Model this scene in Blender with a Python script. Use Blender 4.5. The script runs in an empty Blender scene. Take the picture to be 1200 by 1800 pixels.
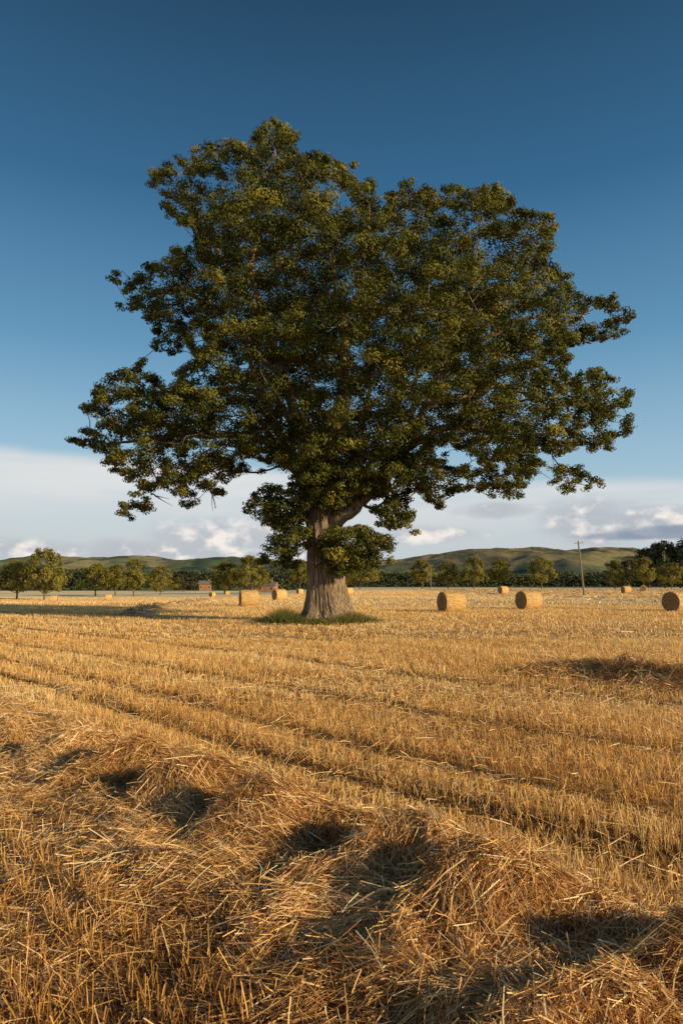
import bpy, math, random
import numpy as np
from mathutils import Vector, Matrix
rng = np.random.default_rng(7); random.seed(7)
C = bpy.context.scene.collection
PI = math.pi
# ------------------------------------------------------------------ camera
CZ, F = 1.6, 1200.0
P = math.atan(127/1200)
cam_d = bpy.data.cameras.new('camera'); cam = bpy.data.objects.new('camera', cam_d); C.objects.link(cam)
cam.location = (0,0,CZ); cam.rotation_euler = (PI/2+P,0,0)
cam_d.sensor_fit='VERTICAL'; cam_d.sensor_height=36; cam_d.lens=24; cam_d.clip_end=20000; cam_d.clip_start=.05
bpy.context.scene.camera = cam
def at(px,py,Y):
    u=(px-600)/F; v=(900-py)/F
    k=Y/(math.cos(P)-v*math.sin(P))
    return np.array([u*k, Y, CZ+k*(math.sin(P)+v*math.cos(P))])
def seen(X,Y,Z):
    d=Y*math.cos(P)+(Z-CZ)*math.sin(P); v=(-Y*math.sin(P)+(Z-CZ)*math.cos(P))/d
    return 600+F*X/d, 900-F*v
# ------------------------------------------------------------------ noise
def hsh(a,b,s): 
    v=np.sin(a*127.1+b*311.7+s*74.7)*43758.5453
    return v-np.floor(v)
def vn(x,y,s=0):
    x=np.asarray(x,float); y=np.asarray(y,float)
    xi=np.floor(x); yi=np.floor(y); fx=x-xi; fy=y-yi
    fx=fx*fx*(3-2*fx); fy=fy*fy*(3-2*fy)
    a=hsh(xi,yi,s); b=hsh(xi+1,yi,s); c=hsh(xi,yi+1,s); d=hsh(xi+1,yi+1,s)
    return (a*(1-fx)+b*fx)*(1-fy)+(c*(1-fx)+d*fx)*fy
def fbm(x,y,s=0,o=3):
    r=0; a=.5
    for i in range(o): r=r+a*vn(x*2**i,y*2**i,s+i*3.1); a*=.5
    return r/(1-.5**o)
def ss(x): x=np.clip(x,0,1); return x*x*(3-2*x)
# ------------------------------------------------------------------ terrain
MOUNDS=[(-9.4,2.6,.17),(-8.3,2.5,.2),(-7.3,2.6,.2),(-6.05,2.72,.24),(-5.15,2.80,.27),(-4.28,2.80,.28),(-3.46,2.78,.27),(-2.56,2.90,.28),(-1.98,2.88,.25),(-1.05,2.95,.20),(-.2,2.8,.20),(.9,2.7,.2),(1.9,2.6,.2),(-1.9,2.2,.08),(-1.2,2.3,.13),(-.6,2.1,.12),(-3.4,1.9,.05)]
PITS=[(-6.55,2.62,.15),(-5.62,2.66,.19),(-4.78,2.70,.20),(-3.96,2.70,.19),(-3.05,2.83,.22),(-2.42,2.82,.20),(-1.5,2.9,.15),(-.9,2.45,.12),(-.4,2.75,.12),(-7.4,2.6,.08)]
TR=[4.25,5.15,6.95,9.6,13.4,16.5,18.3,25,27]
def windrow2(X,Y):
    s=(X+Y)*.70711; t=(X-Y)*.70711
    a=.24*np.exp(-((s-11.8+.25*np.sin(t*1.3))/.40)**2)*ss((t+6.6)/1.2)*np.clip(.1+1.1*vn(t*2.6,s*1.5,9)+.7*(vn(t*7,s*6,19)-.5),0,2)
    far=.22*np.exp(-((np.mod(s+2*np.sin(t*.05),11.)-5.5)/.75)**2)*ss((Y-48)/8)*ss((X-16)/8)*ss((260-Y)/60)*(.3+.9*vn(t*.5,s*.1,4))
    k=np.clip((Y-31)/60,0,1); cx=-9.3-9.5*k+1.0*np.sin(Y*.11)
    b=.22*np.exp(-((X-cx)/.8)**2)*ss((Y-33)/4)*ss((95-Y)/12)*(.4+.8*vn(X*.3,Y*.6,5))
    return np.maximum(a,np.maximum(far,b))
def H(X,Y):
    X=np.asarray(X,float); Y=np.asarray(Y,float)
    s=(X+Y)*.70711; t=(X-Y)*.70711
    z=-1.6*ss((Y-50)/80)*ss((10-X)/45)
    near=ss((40-Y)/20)
    z=z+near*.05*(fbm(X*.5,Y*.5,1)-.5)
    pile=.10*ss((3.5-s+.3*(vn(t*1.2,s,3)-.5))/.35)*ss((s-1.2)/.9)*ss((14+t)/4)
    m=0*X
    wob=.12*(vn(X*3,Y*3,14)-.5)+.05*(vn(X*9,Y*9,15)-.5)
    for (t0,s0,h) in MOUNDS:
        dt=t-t0-.2*(s-s0)+wob; ds=s-s0+wob
        w=np.where(dt>0,.38,.13)
        m=np.maximum(m,h*np.exp(-np.abs(dt/w)**2.2-np.abs(ds/.36)**2.2))
    for (t0,s0,h) in PITS:
        m=m-h*.85*np.exp(-((t-t0+wob)/.19)**2-((s-s0+wob)/.21)**2)
    m=m*ss((14+t)/3)
    z=z+pile+m+(pile/.10)*.10*(fbm(X*2.4,Y*2.4,7)-.5)+(pile/.10)*.05*(vn(X*8,Y*8,8)-.5)
    for k in TR: z=z-near*.05*np.exp(-((s-k-.12*np.sin(t*.35))/.16)**2)
    return z+windrow2(X,Y)
def h1(x,y): return float(H(np.array([x]),np.array([y]))[0])
def ground_at(px,py):
    u=(px-600)/F; v=(900-py)/F; dy=math.cos(P)-v*math.sin(P); dz=math.sin(P)+v*math.cos(P)
    lo=1.5
    for i in range(4000):
        Y=lo*1.004**i; k=Y/dy
        if CZ+k*dz<=h1(u*k,Y): return np.array([u*k,Y,h1(u*k,Y)])
        if Y>900: break
    return np.array([u*k,Y,0.])
# ------------------------------------------------------------------ mesh helper
def mesh_np(name,V,Fq,mat,parent=None,tint=None,smooth=False):
    V=np.asarray(V,np.float32).reshape(-1,3); Fq=np.asarray(Fq,np.int32); n,k=Fq.shape
    me=bpy.data.meshes.new(name); me.vertices.add(len(V)); me.vertices.foreach_set('co',V.ravel())
    me.loops.add(n*k); me.loops.foreach_set('vertex_index',Fq.ravel())
    me.polygons.add(n); me.polygons.foreach_set('loop_start',np.arange(0,n*k,k,dtype=np.int32))
    me.update(calc_edges=True)
    me.polygons.foreach_set('use_smooth',np.full(n,smooth))
    if tint is not None:
        a=me.attributes.new('tint','FLOAT','FACE'); a.data.foreach_set('value',np.asarray(tint,np.float32))
    me.materials.append(mat)
    o=bpy.data.objects.new(name,me); C.objects.link(o)
    if parent is not None: o.parent=parent
    return o
def tag(o,label=None,cat=None,group=None,kind=None):
    if label: o['label']=label
    if cat: o['category']=cat
    if group: o['group']=group
    if kind: o['kind']=kind
    return o
def empty(name,loc,rz=0):
    o=bpy.data.objects.new(name,None); C.objects.link(o); o.location=loc; o.rotation_euler=(0,0,rz); o.empty_display_size=.3; return o
def norm(a): return a/np.maximum(np.linalg.norm(a,axis=-1,keepdims=True),1e-9)
def blades(name,base,dr,L,W,bend,mat,tint,seg=2,parent=None,taper=.6):
    N=len(base); r=norm(rng.normal(size=(N,3))); side=norm(np.cross(dr,r))
    V=np.empty((N,seg+1,2,3))
    for k in range(seg+1):
        f=k/seg; p=base+dr*(L*f)[:,None]+bend*(f*f)
        w=(W*.5*(1-(1-taper)*f))[:,None]
        V[:,k,0]=p-side*w; V[:,k,1]=p+side*w
    b=(np.arange(N)*(seg+1)*2)[:,None,None]
    q=np.array([[2*k,2*k+1,2*k+3,2*k+2] for k in range(seg)])[None]
    return mesh_np(name,V,(b+q).reshape(-1,4),mat,parent,np.repeat(tint,seg))
# ------------------------------------------------------------------ materials
def nt(name):
    m=bpy.data.materials.new(name); m.use_nodes=True; t=m.node_tree; t.nodes.clear()
    o=t.nodes.new('ShaderNodeOutputMaterial'); return m,t,o
def N(t,ty,**kw):
    n=t.nodes.new(ty)
    for k,v in kw.items(): setattr(n,k,v)
    return n
def ramp(t,stops):
    r=N(t,'ShaderNodeValToRGB'); e=r.color_ramp.elements
    while len(e)<len(stops): e.new(.5)
    for i,(p,c) in enumerate(stops): e[i].position=p; e[i].color=(*c,1)
    return r
def mat_simple(name,stops,scale=5,rough=.9,bump=0,coord='Object',stretch=(1,1,1),detail=5,bscale=None,spec=.2):
    m,t,o=nt(name); b=N(t,'ShaderNodeBsdfPrincipled'); b.inputs['Roughness'].default_value=rough
    b.inputs['Specular IOR Level'].default_value=spec
    tc=N(t,'ShaderNodeTexCoord'); mp=N(t,'ShaderNodeMapping'); mp.inputs['Scale'].default_value=stretch
    t.links.new(tc.outputs[coord],mp.inputs[0]); n=N(t,'ShaderNodeTexNoise'); n.inputs['Scale'].default_value=scale; n.inputs['Detail'].default_value=detail
    t.links.new(mp.outputs[0],n.inputs['Vector']); r=ramp(t,stops); t.links.new(n.outputs[0],r.inputs[0]); t.links.new(r.outputs[0],b.inputs['Base Color'])
    if bump:
        bp=N(t,'ShaderNodeBump'); bp.inputs['Strength'].default_value=bump; bp.inputs['Distance'].default_value=.05
        n2=N(t,'ShaderNodeTexNoise'); n2.inputs['Scale'].default_value=bscale or scale*3; n2.inputs['Detail'].default_value=6
        t.links.new(mp.outputs[0],n2.inputs['Vector']); t.links.new(n2.outputs[0],bp.inputs['Height']); t.links.new(bp.outputs[0],b.inputs['Normal'])
    t.links.new(b.outputs[0],o.inputs[0]); return m
def mat_tint(name,stops,rough=.6,transl=0,nscale=.35,namp=.35,spec=.25,tcol=None):
    m,t,o=nt(name); b=N(t,'ShaderNodeBsdfPrincipled'); b.inputs['Roughness'].default_value=rough; b.inputs['Specular IOR Level'].default_value=spec
    a=N(t,'ShaderNodeAttribute',attribute_name='tint'); g=N(t,'ShaderNodeTexCoord')
    n=N(t,'ShaderNodeTexNoise'); n.inputs['Scale'].default_value=nscale; n.inputs['Detail'].default_value=4
    t.links.new(g.outputs['Object'],n.inputs['Vector'])
    mm=N(t,'ShaderNodeMath',operation='MULTIPLY_ADD'); mm.inputs[1].default_value=namp*2; mm.inputs[2].default_value=-namp
    t.links.new(n.outputs[0],mm.inputs[0]); ad=N(t,'ShaderNodeMath',operation='ADD'); t.links.new(mm.outputs[0],ad.inputs[0]); t.links.new(a.outputs['Fac'],ad.inputs[1])
    r=ramp(t,stops); t.links.new(ad.outputs[0],r.inputs[0]); t.links.new(r.outputs[0],b.inputs['Base Color'])
    if transl:
        tr=N(t,'ShaderNodeBsdfTranslucent'); t.links.new(r.outputs[0],tr.inputs[0]); mx=N(t,'ShaderNodeMixShader'); mx.inputs[0].default_value=transl
        t.links.new(b.outputs[0],mx.inputs[1]); t.links.new(tr.outputs[0],mx.inputs[2]); t.links.new(mx.outputs[0],o.inputs[0])
    else: t.links.new(b.outputs[0],o.inputs[0])
    return m
M_straw=mat_tint('straw',[(0,(.18,.07,.020)),(.3,(.50,.25,.08)),(.6,(.88,.55,.21)),(1,(.99,.83,.54))],rough=.4,transl=.18,spec=.5,namp=.4)
M_stub=mat_tint('stubble_stalk',[(0,(.46,.22,.055)),(.35,(.92,.53,.16)),(.65,(.99,.69,.28)),(1,(.99,.86,.56))],rough=.4,transl=.3,nscale=.25,namp=.4,spec=.5)
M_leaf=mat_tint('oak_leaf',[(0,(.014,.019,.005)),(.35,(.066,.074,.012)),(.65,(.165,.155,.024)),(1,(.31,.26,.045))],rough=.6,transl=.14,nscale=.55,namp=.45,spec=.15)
M_leaf2=mat_tint('young_tree_leaf',[(0,(.13,.12,.022)),(.5,(.25,.22,.042)),(1,(.36,.29,.07))],rough=.6,transl=.3,nscale=.5,namp=.3)
M_leaf3=mat_tint('dark_wood_leaf',[(0,(.022,.032,.018)),(.5,(.055,.066,.027)),(1,(.13,.12,.045))],rough=.7,transl=0,nscale=.03,namp=.4)
M_grass=mat_tint('rough_grass',[(0,(.06,.075,.018)),(.4,(.15,.16,.035)),(.7,(.34,.27,.08)),(1,(.75,.52,.22))],rough=.6,transl=.3,nscale=1.2,namp=.4)
M_bark=mat_simple('oak_bark',[(.3,(.055,.036,.022)),(.48,(.22,.155,.10)),(.62,(.40,.30,.20)),(.8,(.54,.43,.31))],scale=5.5,bump=1.0,stretch=(3.6,3.6,.33),bscale=11,rough=.95)
M_bark2=mat_simple('twig_bark',[(.3,(.05,.035,.022)),(.7,(.26,.19,.12))],scale=6,rough=.9)
M_baleside=mat_simple('bale_wrapped_straw',[(.25,(.42,.25,.09)),(.5,(.76,.50,.21)),(.75,(.92,.68,.36))],scale=3,bump=.8,stretch=(1,6,6),bscale=14)
M_wood=mat_simple('weathered_pole_wood',[(.3,(.16,.12,.08)),(.7,(.32,.25,.17))],scale=3,stretch=(4,4,.4))
M_ins=mat_simple('white_insulator',[(.3,(.45,.45,.42)),(.7,(.6,.6,.57))],scale=9,rough=.3)
M_brick=mat_simple('red_brick',[(.3,(.30,.13,.07)),(.7,(.44,.21,.12))],scale=4)
M_slate=mat_simple('slate_roof',[(.3,(.16,.14,.14)),(.7,(.25,.22,.21))],scale=4)
M_pan=mat_simple('pale_render',[(.3,(.5,.44,.38)),(.7,(.62,.56,.5))],scale=2)
M_glass=mat_simple('dark_window_pane',[(.3,(.03,.04,.05)),(.7,(.06,.07,.08))],scale=2,rough=.15,spec=.5)
def m_end():
    m,t,o=nt('bale_rolled_end'); b=N(t,'ShaderNodeBsdfPrincipled'); b.inputs['Roughness'].default_value=.9
    tc=N(t,'ShaderNodeTexCoord'); w=N(t,'ShaderNodeTexWave',wave_type='RINGS',rings_direction='X'); w.inputs['Scale'].default_value=4.2; w.inputs['Distortion'].default_value=5; w.inputs['Detail'].default_value=4
    w.inputs['Detail Scale'].default_value=2.5
    t.links.new(tc.outputs['Object'],w.inputs['Vector']); r=ramp(t,[(0,(.14,.07,.022)),(.5,(.32,.19,.07)),(1,(.5,.33,.15))]); t.links.new(w.outputs[0],r.inputs[0]); t.links.new(r.outputs[0],b.inputs['Base Color'])
    bp=N(t,'ShaderNodeBump'); bp.inputs['Strength'].default_value=.7; bp.inputs['Distance'].default_value=.03; t.links.new(w.outputs[0],bp.inputs['Height']); t.links.new(bp.outputs[0],b.inputs['Normal'])
    t.links.new(b.outputs[0],o.inputs[0]); return m
M_end=m_end()
def m_ground():
    m,t,o=nt('stubble_field_ground'); b=N(t,'ShaderNodeBsdfPrincipled'); b.inputs['Roughness'].default_value=.95; b.inputs['Specular IOR Level'].default_value=.1
    g=N(t,'ShaderNodeNewGeometry'); L=t.links.new
    mp=N(t,'ShaderNodeMapping'); mp.inputs['Rotation'].default_value=(0,0,PI/4); L(g.outputs['Position'],mp.inputs[0])
    mp2=N(t,'ShaderNodeMapping'); mp2.inputs['Scale'].default_value=(.25,4,1); L(mp.outputs[0],mp2.inputs[0])
    n1=N(t,'ShaderNodeTexNoise'); n1.inputs['Scale'].default_value=1; n1.inputs['Detail'].default_value=6; L(mp2.outputs[0],n1.inputs['Vector'])
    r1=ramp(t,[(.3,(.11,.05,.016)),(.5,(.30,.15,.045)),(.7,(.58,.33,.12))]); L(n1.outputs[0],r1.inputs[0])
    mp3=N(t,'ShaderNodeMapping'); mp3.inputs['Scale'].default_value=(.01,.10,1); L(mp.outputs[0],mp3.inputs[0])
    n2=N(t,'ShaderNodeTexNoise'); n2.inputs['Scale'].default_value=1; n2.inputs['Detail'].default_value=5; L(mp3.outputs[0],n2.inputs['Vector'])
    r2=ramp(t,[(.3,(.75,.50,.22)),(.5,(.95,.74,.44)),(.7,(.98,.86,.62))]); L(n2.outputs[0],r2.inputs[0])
    n3=N(t,'ShaderNodeTexVoronoi'); n3.inputs['Scale'].default_value=.004; L(g.outputs['Position'],n3.inputs['Vector'])
    r3=ramp(t,[(0,(.10,.13,.04)),(.5,(.16,.19,.05)),(1,(.45,.34,.16))]); L(n3.outputs['Color'],r3.inputs[0])
    sx=N(t,'ShaderNodeSeparateXYZ'); L(g.outputs['Position'],sx.inputs[0])
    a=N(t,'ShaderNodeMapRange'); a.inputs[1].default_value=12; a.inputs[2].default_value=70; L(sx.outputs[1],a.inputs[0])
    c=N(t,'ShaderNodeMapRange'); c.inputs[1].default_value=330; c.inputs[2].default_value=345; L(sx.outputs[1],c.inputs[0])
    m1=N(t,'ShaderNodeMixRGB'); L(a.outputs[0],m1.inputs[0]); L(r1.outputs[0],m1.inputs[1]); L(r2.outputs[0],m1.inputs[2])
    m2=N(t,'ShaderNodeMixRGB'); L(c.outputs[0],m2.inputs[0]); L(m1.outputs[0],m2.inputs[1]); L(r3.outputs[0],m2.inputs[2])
    n4=N(t,'ShaderNodeTexNoise'); n4.inputs['Scale'].default_value=40; n4.inputs['Detail'].default_value=4; L(g.outputs['Position'],n4.inputs['Vector'])
    bp=N(t,'ShaderNodeBump'); bp.inputs['Strength'].default_value=.8; bp.inputs['Distance'].default_value=.03; L(n4.outputs[0],bp.inputs['Height']); L(bp.outputs[0],b.inputs['Normal'])
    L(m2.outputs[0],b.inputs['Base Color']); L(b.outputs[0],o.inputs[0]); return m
M_ground=m_ground()
xs=2.5*np.sinh(np.linspace(-8.4,8.4,560)); ys=np.concatenate([np.linspace(-60,-2,20)[:-1],np.linspace(-2,9,240)[:-1],np.geomspace(9,7000,300)])
GX,GY=np.meshgrid(xs,ys); GZ=H(GX,GY)-.012
nx,ny=len(xs),len(ys); idx=np.arange(nx*ny).reshape(ny,nx)
Q=np.stack([idx[:-1,:-1],idx[:-1,1:],idx[1:,1:],idx[1:,:-1]],-1).reshape(-1,4)
tag(mesh_np('ground',np.stack([GX,GY,GZ],-1),Q,M_ground,smooth=True),'golden harvested stubble field stretching to the hills','field',kind='structure')
# ------------------------------------------------------------------ stubble
def in_view(X,Y,mg=1.35,pad=1.5): return np.abs(X)<Y*.5*mg+pad
def stubble(name,y0,y1,dens,W,hh,label,rowsp=.16,seg=2,lean=.15):
    area=(y1**2-y0**2)*.5*1.5
    n=int(area*dens*1.3)
    Y=np.sqrt(rng.uniform(y0**2,y1**2,n)); X=rng.uniform(-1,1,n)*(Y*.68+1.5)
    s=(X+Y)*.70711; t=(X-Y)*.70711
    if rowsp:
        s=np.round(s/rowsp)*rowsp+rng.normal(0,rowsp*.15,n)+.03*np.sin(t*.9)
    X=(s+t)*.70711; Y=(s-t)*.70711
    tr=np.zeros(n)
    for k in TR: tr=np.maximum(tr,np.exp(-((s-k-.12*np.sin(t*.35))/.17)**2))
    tr=tr*(.35+.65*vn(t*.6,s*2,27))
    lowb=np.where(t<-1.6,1.5,1.2)
    w1=ss((3.5-s)/.25)*ss((s-lowb)/.35)*ss((15+t)/3)
    w2=ss(windrow2(X,Y)/.08)
    band=.45*vn(s*1.6,t*.09,23)+.55*vn(s*3.7,t*.22,24)
    cl=vn(t*4,s*7,21)
    keep=(rng.random(n)>np.maximum(np.maximum(w1,w2),tr*.9))&(cl*.65+band*.35>rng.uniform(0,.56,n))
    X,Y,s,t,tr,cl,band=[a[keep] for a in (X,Y,s,t,tr,cl,band)]; n=len(X)
    z=H(X,Y)-.02
    lodge=fbm(X*.35,Y*.35,31)
    L=hh*rng.uniform(.6,1.3,n)*(1-.55*tr)*(.5+.6*lodge+.3*band)*(1+.3*(s<1.7))
    d=np.stack([rng.normal(-.03,lean,n),rng.normal(0,lean,n),np.ones(n)],-1)
    fl=rng.random(n)<.14; d[fl,:2]+=rng.normal(0,.8,(fl.sum(),2))
    d=norm(d); bend=np.stack([rng.normal(0,.02,n),rng.normal(0,.02,n),-np.abs(rng.normal(0,.01,n))],-1)
    tint=np.clip(.46+.17*rng.normal(size=n)+.20*(band-.45)+.35*(fbm(t*.12,s*1.1,41)-.5)-.22*tr-.3*(s<1.7),0,1)
    o=blades(name,np.stack([X,Y,z],-1),d,L,W*rng.uniform(.7,1.3,n),bend,M_stub,tint,seg)
    tag(o,label,'stubble',kind='stuff')
stubble('stubble',1.6,9,1250,.0048,.14,'cut golden straw stubble in drilled rows in the nearest part of the field',seg=2)
stubble('stubble',9,20,480,.0078,.125,'cut golden stubble rows in the middle of the field before the oak',seg=1,rowsp=.2)
stubble('stubble',20,50,70,.02,.12,'cut golden stubble spread around the oak and the nearest bales',seg=1,rowsp=.5)
stubble('stubble',50,170,6,.06,.13,'pale gold stubble of the far part of the field',rowsp=1.6,seg=1)
# ------------------------------------------------------------------ loose straw
def lay(name,X,Y,lift,Lr,W,label,spread=.7,pitch=.28,tbase=.5,seg=2,tv=.2,flowk=.9):
    n=len(X); e=.04
    z=H(X,Y); gx=(H(X+e,Y)-z)/e; gy=(H(X,Y+e)-z)/e
    th=-PI/4+5.0*(fbm(X*flowk,Y*flowk,51)-.5)*1.6+rng.normal(0,spread,n)
    dx,dy=np.cos(th),np.sin(th)
    dz=np.clip(gx*dx+gy*dy,-1,1)+rng.normal(0,pitch,n)
    d=norm(np.stack([dx,dy,dz],-1)); L=rng.uniform(0,1,n)**1.5*(Lr[1]-Lr[0])+Lr[0]
    bend=np.stack([rng.normal(0,.03,n),rng.normal(0,.03,n),-np.abs(rng.normal(0,.03,n))],-1)*(L/.25)[:,None]
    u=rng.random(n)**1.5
    base=np.stack([X,Y,z+lift*u],-1)-d*(L*.5)[:,None]
    base[:,2]=np.maximum(base[:,2],H(base[:,0],base[:,1])+.003)
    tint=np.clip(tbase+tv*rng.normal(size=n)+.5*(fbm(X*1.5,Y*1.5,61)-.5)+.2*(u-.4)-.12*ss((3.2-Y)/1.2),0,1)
    return tag(blades(name,base,d,L,W*rng.uniform(.5,1.4,n),bend,M_straw,tint,seg,taper=.85),label,'loose straw',kind='stuff')
n=320000
t=1.6-rng.random(n)**1.25*14; s=rng.uniform(.9,3.6,n)+.1*np.sin(t*2.1)
k=rng.random(n)<np.clip((s-.9)/.8,0.22,1); s,t=s[k],t[k]
X=(s+t)*.70711; Y=(s-t)*.70711; k=in_view(X,Y,1.25,.9)&(Y>1.2); X,Y=X[k],Y[k]
lay('straw_windrow',X,Y,.045,(.05,.27),.0038,'tumbled heap of loose straw in a lumpy swath across the foreground',tbase=.42,spread=.6,pitch=.22,tv=.22)
n=26000; Y=np.sqrt(rng.uniform(1.3**2,11**2,n)); X=rng.uniform(-1,1,n)*(Y*.66+1.2)
lay('scattered_straw',X,Y,.11,(.06,.26),.0042,'loose straws scattered over the near stubble rows',spread=1.5,pitch=.3,tbase=.6)
n=22000; Y=np.sqrt(rng.uniform(11**2,30**2,n)); X=rng.uniform(-1,1,n)*(Y*.66+1.2)
lay('scattered_straw',X,Y,.10,(.12,.35),.008,'loose straws scattered over the stubble nearer the oak',spread=1.2,pitch=.2,tbase=.6,seg=1)
n=40000; t=rng.uniform(-6.7,1,n); s=11.8-.25*np.sin(t*1.3)+rng.normal(0,.42,n)
lay('straw_windrow',(s+t)*.70711,(s-t)*.70711,.14,(.10,.4),.0065,'low clumpy row of loose straw at the right edge of the stubble',tbase=.33,pitch=.45)
n=400000; Y=np.sqrt(rng.uniform(30**2,230**2,n)); X=rng.uniform(-1,1,n)*(Y*.66); w=windrow2(X,Y); k=(w>.04)&(rng.random(n)<w*4); X,Y=X[k][:40000],Y[k][:40000]
lay('straw_windrow',X,Y,.1,(.3,.8),.05,'far low rows of raked straw left of the oak and at right',tbase=.4,seg=1)
# ------------------------------------------------------------------ tubes
def tube_np(pts,rad,sides=8,cap=True):
    pts=np.asarray(pts,float); n=len(pts); rad=np.asarray(rad,float)
    tg=norm(np.gradient(pts,axis=0)); ref=np.array([.31,.95,.05]) if abs(tg[0][2])>.6 else np.array([0,0,1.])
    V=[]
    a=np.linspace(0,2*PI,sides,endpoint=False)
    for i in range(n):
        u=norm(np.cross(tg[i],ref)); v=np.cross(tg[i],u)
        V.append(pts[i]+rad[i]*(np.cos(a)[:,None]*u+np.sin(a)[:,None]*v)); ref=np.cross(u,tg[i])
    V=np.concatenate(V); Fq=[]
    for i in range(n-1):
        for j in range(sides):
            k=(j+1)%sides; Fq.append([i*sides+j,i*sides+k,(i+1)*sides+k,(i+1)*sides+j])
    return V,np.array(Fq)
def join(parts):
    Vs=[];Fs=[];o=0
    for V,Fq in parts: Vs.append(V);Fs.append(Fq+o);o+=len(V)
    return np.concatenate(Vs),np.concatenate(Fs)
def smooth_poly(p,k=5):
    p=np.asarray(p,float); out=[]
    q=np.vstack([2*p[0]-p[1],p,2*p[-1]-p[-2]])
    for i in range(1,len(q)-2):
        for f in np.linspace(0,1,k,endpoint=False):
            a,b,c,d=q[i-1],q[i],q[i+1],q[i+2]
            out.append(.5*((2*b)+(-a+c)*f+(2*a-5*b+4*c-d)*f*f+(-a+3*b-3*c+d)*f**3))
    out.append(p[-1]); return np.array(out)
def leaf_mesh(name,cen,nrm,size,mat,tint,parent):
    n=len(cen); r=norm(rng.normal(size=(n,3))); a=norm(np.cross(nrm,r)); b=np.cross(nrm,a)
    L=size[:,None]; V=np.empty((n,4,3))
    V[:,0]=cen-a*L*.5; V[:,1]=cen+b*L*.36+nrm*L*.06+a*L*.08; V[:,2]=cen+a*L*.5; V[:,3]=cen-b*L*.36+nrm*L*.06+a*L*.08
    return mesh_np(name,V,np.arange(n*4).reshape(n,4),mat,parent,tint)
# ------------------------------------------------------------------ the oak
OY=31.0; ob=ground_at(577,1092); OY=float(ob[1]); OX=float(ob[0]); OZ=h1(OX,OY)
oak=empty('oak_tree',(OX,OY,OZ)); tag(oak,'huge spreading oak tree with dark green crown standing alone in the stubble field','tree')
def lp(px,py,dy=0):
    a=at(px,py,OY); return np.array([a[0]-OX,dy,a[2]-OZ])
outline=[(478,210),(452,223),(440,255),(410,240),(375,243),(338,255),(330,284),(300,270),(256,294),(252,328),(286,350),(268,375),(288,393),(325,392),(340,412),(314,428),(296,450),(262,462),(236,472),(194,476),(190,545),(238,547),(258,560),(270,585),(246,603),(288,630),(330,610),(335,625),(308,648),(295,685),(270,655),(245,622),(232,644),(186,645),(158,668),(164,696),(140,700),(143,728),(168,740),(172,756),(148,752),(118,770),(134,792),(172,790),(180,814),(200,835),(220,840),(230,864),(205,878),(208,905),(200,930),(234,914),(266,898),(284,856),(300,866),(313,898),(348,890),(367,868),(392,876),(404,845),(432,838),(464,832),(480,815),(505,835),(525,865),(560,895),(590,905),(625,880),(650,862),(660,890),(720,880),(738,868),(768,912),(790,876),(802,866),(850,868),(870,878),(907,892),(922,862),(937,832),(960,842),(988,866),(1056,868),(1064,838),(1024,820),(1006,810),(985,800),(1002,794),(1042,803),(1090,786),(1120,745),(1102,725),(1116,688),(1088,668),(1050,642),(1028,658),(1004,640),(992,612),(1042,606),(1094,596),(1114,560),(1100,524),(1065,508),(1032,522),(1026,500),(991,480),(966,450),(978,420),(976,380),(942,368),(911,368),(900,334),(860,321),(830,338),(800,328),(770,318),(745,328),(720,313),(682,338),(672,366),(660,314),(630,322),(626,290),(592,284),(562,262),(532,268),(518,250),(526,222),(500,210)]
lowA=[(423,880),(470,848),(545,845),(552,965),(530,1000),(480,1008),(448,990),(470,930),(432,912)]
lowB=[(556,938),(575,925),(620,918),(690,940),(694,990),(640,1002),(600,1018),(556,992)]
lowC=[(640,882),(715,866),(742,948),(700,938),(664,928)]
front=[(462,770),(560,740),(720,745),(765,800),(745,850),(700,872),(655,865),(600,872),(572,900),(540,890),(520,870),(488,840)]
fork=[(495,835),(600,825),(700,845),(690,880),(640,885),(588,908),(545,910),(512,895)]
def inside(poly,x,y):
    c=np.zeros(len(x),bool); j=len(poly)-1
    for i in range(len(poly)):
        xi,yi=poly[i]; xj,yj=poly[j]
        c^=((yi>y)!=(yj>y))&(x<(xj-xi)*(y-yi)/(yj-yi+1e-12)+xi); j=i
    return c
def bdist(poly,x,y):
    d=np.full(len(x),1e9)
    for i in range(len(poly)):
        a=np.array(poly[i-1]); b=np.array(poly[i]); ab=b-a
        k=np.clip(((x-a[0])*ab[0]+(y-a[1])*ab[1])/(ab@ab),0,1)
        d=np.minimum(d,np.hypot(x-a[0]-k*ab[0],y-a[1]-k*ab[1]))
    return d
def lpoly(pl): return [(lp(a,b)[0],lp(a,b)[2]) for a,b in pl]
holes=[(305,640,13),(352,600,8),(330,565,6),(800,806,15),(835,814,9),(770,802,7),(335,430,6),(1005,655,8),(445,818,10),(250,720,5),(880,822,8),(300,800,6),(950,803,8),(960,640,6),(1000,740,4)]
clumps=[]
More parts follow.
